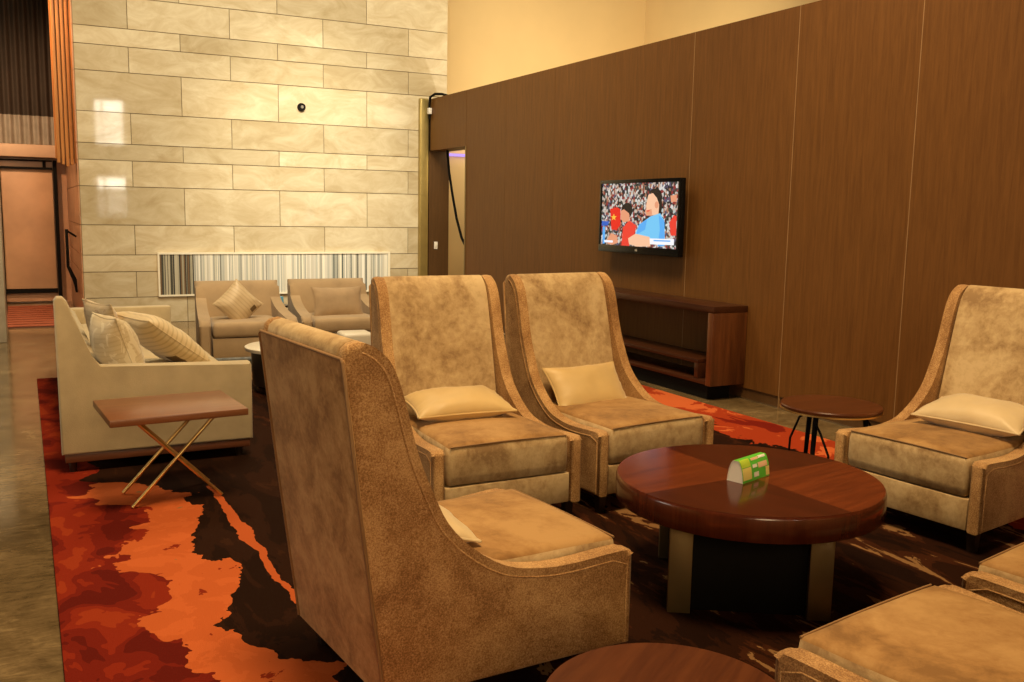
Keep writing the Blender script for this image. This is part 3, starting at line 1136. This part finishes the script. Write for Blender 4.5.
WING_TOP = [(0.398, 0.372), (0.385, 0.388), (0.32, 0.389), (0.17, 0.381), (0.06, 0.388), (-0.047, 0.415), (-0.15, 0.484), (-0.22, 0.56), (-0.262, 0.643),
            (-0.297, 0.726), (-0.32, 0.80), (-0.34, 0.88), (-0.362, 0.956), (-0.388, 1.01), (-0.425, 1.045), (-0.462, 1.062)]
WING_REAR = [(-0.488, 1.057), (-0.503, 1.043), (-0.509, 1.020), (-0.455, 0.572), (-0.405, 0.18), (-0.395, 0.09)]


def wing_chair(label):
    D, W0, W1 = 0.797, 0.736, 0.645
    root = thing('wing_chair', label, 'chair', (0, 0, 0), 0, 'high-backed velvet chairs round the coffee table')
    tp = side_taper(D, W0, W1)
    prof = [(0.398, 0.09)] + smooth_poly(WING_TOP, 3) + WING_REAR
    th = 0.060
    for s_ in (1, -1):
        bm = bmesh.new()
        prism(bm, prof, 'y', s_ * (W0 / 2 - th), s_ * W0 / 2, bev=0.026, seg=5, taper=tp)
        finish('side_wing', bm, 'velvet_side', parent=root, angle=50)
    # piping a little inside the outer edge of each wing
    for s_ in (1, -1):
        bm = bmesh.new()
        run = smooth_poly(WING_TOP, 3)
        pts = []
        for i, q in enumerate(run):
            a_ = Vector(run[max(i - 1, 0)])
            b_ = Vector(run[min(i + 1, len(run) - 1)])
            d_ = (b_ - a_).normalized()
            nrm = Vector((d_.y, -d_.x))
            ins = Vector(q) - nrm * 0.026 if nrm.y > 0 or nrm.x > 0 else Vector(q) + nrm * 0.026
            pts.append(ins)
        pts = [Vector((0.372, 0.10)), Vector((0.372, 0.345))] + [p for p in pts if p.x < 0.35 and p.x > -0.47]
        tube(bm, [(p.x, tp(p.x, s_ * (W0 / 2 - 0.0012)), p.y) for p in pts], 0.0036, 6)
        finish('piping', bm, 'velvet_side', parent=root, angle=80)
    # back rest between the wings
    wi = W1 - 2 * th + 0.006
    bm = bmesh.new()
    inner = [(-0.22, 0.30), (-0.258, 0.45), (-0.298, 0.62), (-0.340, 0.80), (-0.380, 0.95), (-0.405, 1.01), (-0.436, 1.045), (-0.462, 1.062)]
    prism(bm, smooth_poly(inner, 3) + [(-0.488, 1.057), (-0.503, 1.043), (-0.509, 1.020), (-0.454, 0.572), (-0.40, 0.15), (-0.30, 0.12)], 'y', -wi / 2, wi / 2, bev=0.006, seg=2)
    finish('backrest', bm, 'velvet_inner', parent=root, angle=50)
    # rear panel
    bm = bmesh.new()
    rear = [(-0.395, 0.095), (-0.406, 0.18), (-0.456, 0.572), (-0.5085, 1.018), (-0.503, 1.019), (-0.45, 0.572), (-0.40, 0.18), (-0.39, 0.095)]
    prism(bm, [(a_ - 0.004, b_) for a_, b_ in rear], 'y', -W1 / 2 + 0.004, W1 / 2 - 0.004, bev=0.004, seg=2, taper=None)
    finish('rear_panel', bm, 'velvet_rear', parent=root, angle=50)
    bm = bmesh.new()
    yy = W1 / 2 - 0.006
    ring = [(-0.402, -yy, 0.10), (-0.411, -yy, 0.18), (-0.461, -yy, 0.572), (-0.5125, -yy, 1.012), (-0.512, -yy + 0.008, 1.020), (-0.512, yy - 0.008, 1.020), (-0.5125, yy, 1.012), (-0.461, yy, 0.572), (-0.411, yy, 0.18), (-0.402, yy, 0.10)]
    tube(bm, ring, 0.005, 6)
    finish('rear_piping', bm, 'velvet_piping', parent=root, angle=80)
    # seat
    ws = W0 - 2 * th - 0.004
    bm = bmesh.new()
    soft_slab(bm, 0.63, ws - 0.02, 0.175, r=0.022, crown=0.022, wob=0.003)
    for v_ in bm.verts:                       # narrow toward the rear with the frame
        k = 1 - 0.07 * (0.315 - v_.co.x) / 0.63
        v_.co.y *= k
    bm.normal_update()
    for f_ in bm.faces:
        f_.material_index = 1 if f_.normal.z < 0.62 else 0  # up-facing velvet darker, the rest lighter: angle-dependent sheen put into the colour
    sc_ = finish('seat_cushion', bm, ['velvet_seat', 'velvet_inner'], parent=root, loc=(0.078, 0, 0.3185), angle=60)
    bm = bmesh.new()
    yw = ws / 2 - 0.022
    tube(bm, [(0.3085, yw * k / 8, 0.0835 + 0.004 * (1 - (k / 8) ** 2)) for k in range(-8, 9)], 0.0034, 6)
    finish('welt', bm, 'velvet_piping', parent=sc_, angle=80)
    bm = bmesh.new()
    box(bm, (-0.36, -ws / 2 + 0.03, 0.092), (0.388, ws / 2 - 0.03, 0.228), 0.006)
    box(bm, (0.355, -ws / 2, 0.092), (0.389, ws / 2, 0.228), 0.006)
    finish('front_rail', bm, 'velvet_inner', parent=root)
    for u in (0.35, -0.33):
        for s_ in (1, -1):
            yv = tp(u, s_ * (W0 / 2 - 0.045))
            bm = bmesh.new()
            vs = box(bm, (u - 0.021, yv - 0.021, 0.0), (u + 0.021, yv + 0.021, 0.0915))
            for v_ in bm.verts:
                if v_.co.z < 0.05:
                    v_.co.x = u + (v_.co.x - u) * 0.72
                    v_.co.y = yv + (v_.co.y - yv) * 0.72
            finish('leg', bm, 'leg_dark', parent=root, smooth=False)
    return root


CH = [((1.160, 2.568), 5.5, 'tawny velvet high-back chair nearest the camera, seen from behind'),
      ((1.828, 3.914), -89.2, 'high-back velvet chair with a flat-lying gold pillow, left of the facing pair'),
      ((2.622, 3.966), -83.8, 'high-back velvet chair with an upright gold pillow, right of the facing pair'),
      ((3.812, 2.843), 186.2, 'high-back velvet chair by the brown wall, turned left, cut by the right edge'),
      ((1.93, 1.215), 99.0, 'velvet chair at the bottom right corner showing mostly its seat'),
      ((2.765, 1.36), 100.0, 'velvet chair at the right edge below the wall chair, only its seat corner showing')]
chairs = []
proto = wing_chair(CH[0][2])
for i, (p, a_, lb) in enumerate(CH):
    if i == 0:
        o = proto
        o.location = (p[0], p[1], RUG)
        o.rotation_euler = (0, 0, R(a_))
    else:
        o = dup(proto, (p[0], p[1], RUG), R(a_), lb)
    chairs.append(o)


def chair_mtx(i, u, v_, z_, tilt, spin=0.0):
    """cushion frame in chair i: width along the chair's side-to-side axis, leaning back by tilt (0 upright, 90 flat)"""
    (p, a_, _) = CH[i]
    A = R(a_)
    f = Vector((math.cos(A), math.sin(A), 0))
    l = Vector((-math.sin(A), math.cos(A), 0))
    c0 = Vector((p[0], p[1], RUG)) + f * u + l * v_ + Vector((0, 0, z_))
    yd = -f * math.sin(R(tilt)) + Vector((0, 0, 1)) * math.cos(R(tilt))
    xd = l * math.cos(R(spin)) + f * math.sin(R(spin))
    return frame_mtx(c0, xd, yd)


GP = 'gold satin pillows on the velvet chairs'
cushion('satin_pillow', 0.49, 0.27, 0.14, 'satin_gold', chair_mtx(1, -0.085, -0.03, 0.480, 80, 3), 'gold satin pillow lying flat on the left facing chair', 1, GP)
cushion('satin_pillow', 0.47, 0.28, 0.13, 'satin_gold', chair_mtx(2, -0.155, -0.01, 0.478, 38, 0), 'gold satin pillow propped upright on the right facing chair', 2, GP)
cushion('satin_pillow', 0.50, 0.28, 0.15, 'satin_pale', chair_mtx(3, -0.085, 0.05, 0.492, 79, -4), 'pale gold satin pillow on the chair by the brown wall', 3, GP)
cushion('satin_pillow', 0.44, 0.26, 0.11, 'satin_pale', chair_mtx(0, -0.150, 0.03, 0.468, 76, 4), 'pillow tucked inside the nearest chair, mostly hidden by its arm', 4, GP)

# ------------------------------------------------------------------ big round coffee table
TC = (2.385, 2.645)
TH = 0.43
ct = thing('coffee_table', 'big round glossy dark wood coffee table with sunburst veneer', 'coffee table', (TC[0], TC[1], RUG), R(10))
TR = 0.492
z1 = TH - RUG
bm = bmesh.new()
lathe(bm, [(TR - 0.012, z1 - 0.006), (TR - 0.012, z1 - 0.003), (TR - 0.006, z1), ], 96, cap=False)
vs = [v_ for v_ in bm.verts if abs(v_.co.z - z1) < 1e-6]
vs.sort(key=lambda v_: math.atan2(v_.co.y, v_.co.x))
bm.faces.new(vs)
finish('top_veneer', bm, 'veneer_sunburst', parent=ct, angle=30)
bm = bmesh.new()
lathe(bm, [(TR - 0.06, z1 - 0.092), (TR - 0.012, z1 - 0.095), (TR - 0.002, z1 - 0.09), (TR, z1 - 0.085), (TR, z1 - 0.012), (TR - 0.003, z1 - 0.005), (TR - 0.0065, z1 - 0.0005), (TR - 0.02, z1 - 0.004)], 96)
finish('apron', bm, 'veneer_apron', parent=ct, angle=40)
pa = R(-33 - 10)
hb = 0.245
pm = Matrix.Rotation(pa, 4, 'Z')
off = Vector((-0.045, -0.025, 0))
pm.translation = Matrix.Rotation(R(-10), 4, 'Z') @ off
bm = bmesh.new()
box(bm, (-hb, -hb, 0.0), (hb, hb, z1 - 0.093), 0.004, mtx=pm)
finish('pedestal', bm, 'black_matte', parent=ct)
for sx_ in (1, -1):
    for sy_ in (1, -1):
        bm = bmesh.new()
        x0, x1 = sorted((sx_ * (hb - 0.045), sx_ * (hb + 0.035)))
        y0, y1 = sorted((sy_ * (hb + 0.001), sy_ * (hb + 0.035)))
        box(bm, (x0, y0, 0.0), (x1, y1, z1 - 0.093), 0.002, mtx=pm)
        finish('leg', bm, 'bronze', parent=ct)

# tent card on it
cd = thing('tent_card', 'small green folded tent card on the big coffee table', 'card', (2.372, 2.625, TH + 0.0005), R(17))
CL, CW, CHh = 0.185, 0.068, 0.080
bm = bmesh.new()
sec = smooth_poly([(-CW / 2, 0), (-0.028, 0.045), (-0.014, 0.078), (0, CHh), (0.014, 0.078), (0.028, 0.045), (CW / 2, 0)], 3)
outer = [[bm.verts.new((x_, q[0], q[1])) for q in sec] for x_ in (-CL / 2, CL / 2)]
inner = [[bm.verts.new((x_, q[0] * 0.97, max(0, q[1] - 0.0015))) for q in sec] for x_ in (-CL / 2, CL / 2)]
n_ = len(sec)
for i in range(n_ - 1):
    bm.faces.new((outer[0][i], outer[1][i], outer[1][i + 1], outer[0][i + 1]))
    bm.faces.new((inner[0][i + 1], inner[1][i + 1], inner[1][i], inner[0][i])).material_index = 1
    for e_ in (0, 1):
        bm.faces.new((outer[e_][i], outer[e_][i + 1], inner[e_][i + 1], inner[e_][i])).material_index = 1
finish('card_sheet', bm, ['card_green', 'card_white'], parent=cd, angle=60)
bm = bmesh.new()
box(bm, (-CL / 2 + 0.004, -0.029, 0.001), (-CL / 2 + 0.006, 0.029, 0.044))
prism(bm, [(q[0] * 0.95, q[1] * 0.97) for q in sec], 'x', -CL / 2 + 0.002, -CL / 2 + 0.004)
finish('end_flap', bm, 'card_white', parent=cd, smooth=False)
bm = bmesh.new()


def on_card(s0, t0, s1, t1, mi):
    """patch on the sloped front face, s along the length, t up the slope (0..1), wrapped on the curve"""
    left = [q for q in sec[:n_ // 2 + 1]]
    def at_(t_):
        k = t_ * (len(left) - 1)
        i = min(int(k), len(left) - 2)
        f_ = k - i
        y_ = left[i][0] + (left[i + 1][0] - left[i][0]) * f_
        z_ = left[i][1] + (left[i + 1][1] - left[i][1]) * f_
        return y_ - 0.0008, z_ + 0.0004
    m_ = 4
    prev = None
    for k in range(m_ + 1):
        y_, z_ = at_(t0 + (t1 - t0) * k / m_)
        cur = [bm.verts.new((-CL / 2 + s_ * CL, y_, z_)) for s_ in (s0, s1)]
        if prev:
            f_ = bm.faces.new((prev[0], prev[1], cur[1], cur[0]))
            f_.material_index = mi
        prev = cur


on_card(0.02, 0.42, 0.34, 0.82, 0)
on_card(0.02, 0.08, 0.34, 0.40, 1)
on_card(0.40, 0.58, 0.66, 0.72, 2)
on_card(0.68, 0.60, 0.94, 0.76, 3)
on_card(0.60, 0.30, 0.94, 0.46, 2)
on_card(0.40, 0.34, 0.56, 0.44, 3)
on_card(0.42, 0.10, 0.60, 0.22, 3)
on_card(0.86, 0.04, 0.99, 0.28, 1)
finish('print', bm, ['card_lime', 'card_yellow', 'card_peach', 'card_white'], parent=cd, smooth=False)


# ------------------------------------------------------------------ small round side tables
def small_table(label):
    root = thing('round_side_table', label, 'side table', (0, 0, 0), 0, 'small round side tables with black legs')
    zt = 0.45 - RUG
    r_ = 0.252
    bm = bmesh.new()
    lathe(bm, [(r_ - 0.02, zt - 0.022), (r_ - 0.003, zt - 0.02), (r_, zt - 0.012), (r_, zt - 0.006), (r_ - 0.004, zt), (r_ - 0.006, zt)], 72)
    finish('top', bm, 'round_table_wood', parent=root, angle=30)
    bm = bmesh.new()
    lathe(bm, [(r_ - 0.004, zt - 0.030), (r_ + 0.0015, zt - 0.028), (r_ + 0.0015, zt - 0.0215), (r_ - 0.004, zt - 0.0205)], 72, cap=False)
    bm.faces.ensure_lookup_table()
    finish('rim_band', bm, 'brass', parent=root, angle=30)
    bm = bmesh.new()
    lathe(bm, [(0.05, zt - 0.05), (r_ - 0.03, zt - 0.032), (r_ - 0.03, zt - 0.0225), (0.05, zt - 0.0225)], 48)
    finish('underframe', bm, 'black_matte', parent=root, angle=30)
    for k in range(3):
        a_ = R(200 + 120 * k)
        c_, s_ = math.cos(a_), math.sin(a_)
        bm = bmesh.new()
        pts = [(0.17 * c_, 0.17 * s_, zt - 0.035), (0.185 * c_, 0.185 * s_, zt * 0.5), (0.20 * c_, 0.20 * s_, 0.0)]
        tube(bm, pts, [0.014, 0.012, 0.009], 10)
        leg = finish('leg', bm, 'black_matte', parent=root, angle=60)
        bm = bmesh.new()
        a2 = a_ + 0.42
        pts = [(0.178 * c_, 0.178 * s_, zt - 0.07), (0.21 * math.cos(a_ + 0.2), 0.21 * math.sin(a_ + 0.2), zt - 0.11), (0.225 * math.cos(a2), 0.225 * math.sin(a2), zt - 0.22), (0.225 * math.cos(a2 + 0.05), 0.225 * math.sin(a2 + 0.05), 0.0)]
        tube(bm, pts, 0.006, 8)
        finish('bent_rod', bm, 'black_matte', parent=leg, angle=60)
    return root


t1 = small_table('small round wooden side table beside the brown wall')
t1.location = (3.655, 3.46, RUG)
t1.rotation_euler = (0, 0, 0)
dup(t1, (1.094, 1.402, RUG), R(35), 'small round wooden table cut off at the bottom edge')

# ------------------------------------------------------------------ sofa
SXa, SYa, SYb = 0.13, 5.25, 8.55
sf = thing('sofa', 'long pale beige fabric sofa at left, seen from its arm end', 'sofa', (SXa, SYa, RUG), 0)
SL = SYb - SYa
bm = bmesh.new()
prism(bm, [(0.075, 0.10), (0.24, 0.10), (0.235, 0.40), (0.222, 0.515), (0.20, 0.532), (0.15, 0.54), (0.105, 0.536), (0.082, 0.522), (0.075, 0.495)], 'y', 0.09, SL, bev=0.015, seg=3)
finish('backrest', bm, 'sofa_fabric', parent=sf, angle=50)
for y_ in (0.0, SL - 0.10):
    bm = bmesh.new()
    if y_ == 0.0:        # the near end panel rises into a raked wing at the back
        prism(bm, [(0.0, 0.10), (0.97, 0.10), (0.97, 0.520), (0.962, 0.535), (0.19, 0.542), (0.165, 0.60), (0.055, 0.895), (0.035, 0.918), (0.008, 0.920), (-0.006, 0.90)], 'y', -0.004, 0.085, bev=0.012, seg=3)
    else:
        box(bm, (0.08, y_ - 0.004, 0.10), (0.97, y_ + 0.10 + 0.004, 0.538), 0.012, 3)
    finish('arm', bm, 'sofa_fabric', parent=sf)
bm = bmesh.new()
box(bm, (0.20, 0.09, 0.10), (0.95, SL - 0.09, 0.26), 0.01)
finish('seat_base', bm, 'sofa_fabric', parent=sf)
for k in range(3):
    bm = bmesh.new()
    ln = (SL - 0.22) / 3
    soft_slab(bm, 0.74, ln - 0.01, 0.15, r=0.035, crown=0.02, wob=0.003, seed=k)
    finish('seat_cushion', bm, 'sofa_fabric', parent=sf, loc=(0.59, 0.11 + ln * (k + 0.5), 0.336), angle=60)
bm = bmesh.new()
box(bm, (0.08, 0.012, 0.055), (0.955, SL - 0.012, 0.0995), 0.004)
box(bm, (0.015, 0.006, 0.055), (0.955, 0.08, 0.0995), 0.004)
finish('plinth_rail', bm, 'sofa_plinth_wood', parent=sf)
for x_ in (0.05, 0.90):
    for y_ in (0.045, SL - 0.06):
        bm = bmesh.new()
        tube(bm, [(max(x_, 0.11 if y_ > 1 else 0), y_, 0.0), (max(x_, 0.11 if y_ > 1 else 0), y_, 0.0545)], [0.016, 0.022], 12)
        finish('leg', bm, 'leg_dark', parent=sf)

GC = 'patterned cushions on the sofa'
cushion('sofa_cushion', 0.38, 0.40, 0.22, 'cushion_leaf_pale', frame_mtx((0.44, 5.62, 0.605), (0.24, -0.97, 0.0), (-0.30, -0.12, 0.94)), 'plump cushion with pale leaf stitching nearest the sofa arm', 11, GC)
cushion('sofa_cushion', 0.42, 0.36, 0.14, 'cushion_leaf', frame_mtx((0.435, 6.72, 0.60), (0.12, -0.98, 0.0), (-0.30, -0.02, 0.95)), 'cushion leaning on the sofa back, farthest from the near arm', 12, GC)
cushion('sofa_cushion', 0.42, 0.42, 0.13, 'cushion_leaf', frame_mtx((0.435, 6.17, 0.62), (0.30, -0.93, 0.0), (-0.28, -0.10, 0.95)), 'brown leaf cushion wedged between the leaf-stitched and ribbed cushions', 13, GC)
cushion('sofa_cushion', 0.48, 0.52, 0.19, 'cushion_striped', frame_mtx((0.725, 5.98, 0.60), (0.36, -0.93, -0.03), (-0.44, -0.12, 0.33)), 'large ribbed cushion with a small dark dash motif on the sofa', 14, GC,
        motif=[(0.62, 0.24, 0.86, 0.40)])

# ------------------------------------------------------------------ crossed-leg side table by the sofa
xt = thing('cross_leg_table', 'rectangular wooden side table on crossed brass legs by the sofa arm', 'side table', (0.588, 4.665, RUG), R(4))
zt = 0.46 - RUG
bm = bmesh.new()
box(bm, (-0.305, -0.255, zt - 0.032), (0.305, 0.255, zt), 0.003)
finish('top', bm, 'side_table_wood', parent=xt)
for y_ in (-0.13, 0.13):
    for s_ in (1, -1):
        bm = bmesh.new()
        yo = y_ + s_ * 0.0085
        tube(bm, [(-0.185 * s_, yo, zt - 0.0335), (0.205 * s_, yo, 0.006)], 0.0085, 10)
        finish('leg', bm, 'brass', parent=xt, angle=60)
bm = bmesh.new()
tube(bm, [(0, -0.13, zt * 0.5), (0, 0.13, zt * 0.5)], 0.006, 8)
finish('cross_rod', bm, 'brass', parent=xt, angle=60)
for x_ in (-0.185, 0.185):
    bm = bmesh.new()
    box(bm, (x_ - 0.012, -0.16, zt - 0.044), (x_ + 0.012, 0.16, zt - 0.0325), 0.002)
    finish('top_rail', bm, 'brass', parent=xt)


# ------------------------------------------------------------------ low armchairs by the stone wall
def armchair(label):
    root = thing('armchair', label, 'armchair', (0, 0, 0), 0, 'low tan armchairs by the stone wall')
    W = 0.88
    tp = side_taper(0.85, 0.88, 0.76)
    prof = [(0.39, 0.06)] + smooth_poly([(0.40, 0.34), (0.385, 0.375), (0.33, 0.40), (0.12, 0.425), (-0.05, 0.455), (-0.18, 0.50), (-0.28, 0.555), (-0.36, 0.585)], 3) + [(-0.42, 0.57), (-0.395, 0.06)]
    for s_ in (1, -1):
        bm = bmesh.new()
        prism(bm, prof, 'y', s_ * (W / 2 - 0.105), s_ * W / 2, bev=0.03, seg=4, taper=tp)
        finish('arm', bm, 'armchair_fabric', parent=root, angle=50)
    bm = bmesh.new()
    prism(bm, smooth_poly([(-0.18, 0.20), (-0.22, 0.42), (-0.27, 0.58), (-0.31, 0.665), (-0.36, 0.695), (-0.42, 0.69)], 3) + [(-0.46, 0.66), (-0.41, 0.08), (-0.20, 0.08)], 'y', -0.388, 0.388, bev=0.055, seg=5)
    finish('backrest', bm, 'armchair_fabric', parent=root, angle=50)
    bm = bmesh.new()
    soft_slab(bm, 0.60, W - 0.24, 0.13, r=0.03, crown=0.015)
    for v_ in bm.verts:
        v_.co.y *= 1 - 0.10 * (0.30 - v_.co.x) / 0.60
    finish('seat_cushion', bm, 'armchair_fabric', parent=root, loc=(0.092, 0, 0.305), angle=60)
    bm = bmesh.new()
    box(bm, (-0.2, -W / 2 + 0.12, 0.06), (0.375, W / 2 - 0.12, 0.235), 0.008)
    finish('seat_rail', bm, 'armchair_fabric', parent=root)
    for x_ in (0.34, -0.36):
        for y_ in (0.36, -0.36):
            bm = bmesh.new()
            yq = tp(x_, y_)
            tube(bm, [(x_, yq, 0.0), (x_, yq, 0.0605)], [0.016, 0.02], 10)
            finish('leg', bm, 'leg_dark', parent=root)
    return root


a1 = armchair('low tan armchair with a diamond-turned cushion by the stone wall')
a1.location = (1.80, 8.92, 0)
a1.rotation_euler = (0, 0, R(-93))
dup(a1, (2.715, 8.98, 0), R(-91), 'low tan armchair with a flat back cushion, half behind a high-back chair')
cushion('scatter_cushion', 0.33, 0.33, 0.13, 'cushion_diamond', frame_mtx((1.735, 8.81, 0.515), (0.70, -0.12, -0.70), (0.70, 0.26, 0.68)), 'cushion standing on its corner in the left armchair', 21, motif=[(0.80, 0.55, 0.93, 0.75)])
cushion('lumbar_cushion', 0.50, 0.32, 0.12, 'cushion_plain', frame_mtx((2.695, 8.87, 0.495), (1, 0, 0), (0, 0.28, 0.96)), 'plain tan back cushion in the right armchair', 22, wr=0.004)

# low round table of the far group, white cube table, little box between the armchairs
rt_ = thing('lounge_table', 'low round dark table behind the nearest chair, before the armchairs', 'coffee table', (1.80, 7.10, RUG))
bm = bmesh.new()
lathe(bm, [(0.33, 0.315), (0.352, 0.318), (0.355, 0.33), (0.355, 0.342), (0.348, 0.346)], 64)
finish('top', bm, 'white_lacquer', parent=rt_, angle=30)
bm = bmesh.new()
lathe(bm, [(0.27, 0.0), (0.27, 0.04), (0.30, 0.06), (0.31, 0.3145)], 64)
finish('drum', bm, 'leg_dark', parent=rt_, angle=30)
wt = thing('white_cube_table', 'small off-white block table in front of the right armchair', 'side table', (2.52, 7.80, RUG), R(-4))
bm = bmesh.new()
box(bm, (-0.135, -0.135, 0.02), (0.135, 0.135, 0.335), 0.03, 4)
finish('body', bm, 'white_lacquer', parent=wt)
bm = bmesh.new()
box(bm, (-0.11, -0.11, 0.0), (0.11, 0.11, 0.0195))
finish('foot_plate', bm, 'leg_dark', parent=wt)
pd = thing('pedestal_table', 'slim pedestal table standing between the two armchairs', 'side table', (2.265, 9.56, 0))
bm = bmesh.new()
lathe(bm, [(0.10, 0.0), (0.10, 0.012), (0.015, 0.02), (0.015, 0.40)], 32)
finish('stem', bm, 'leg_dark', parent=pd, angle=30)
bm = bmesh.new()
lathe(bm, [(0.13, 0.4005), (0.13, 0.42)], 40)
finish('top', bm, 'leg_dark', parent=pd, angle=30)
bx = thing('tissue_box', 'small blue and white box glimpsed between the two armchairs', 'box', (2.265, 9.56, 0.4205))
bm = bmesh.new()
box(bm, (-0.06, -0.05, 0), (0.06, 0.05, 0.085), 0.004)
finish('carton', bm, 'box_blue', parent=bx)
bm = bmesh.new()
soft_slab(bm, 0.06, 0.03, 0.05, r=0.012, n=(6, 6, 4), wob=0.006)
finish('tissue', bm, 'card_white', parent=bx, loc=(0, 0, 0.105))
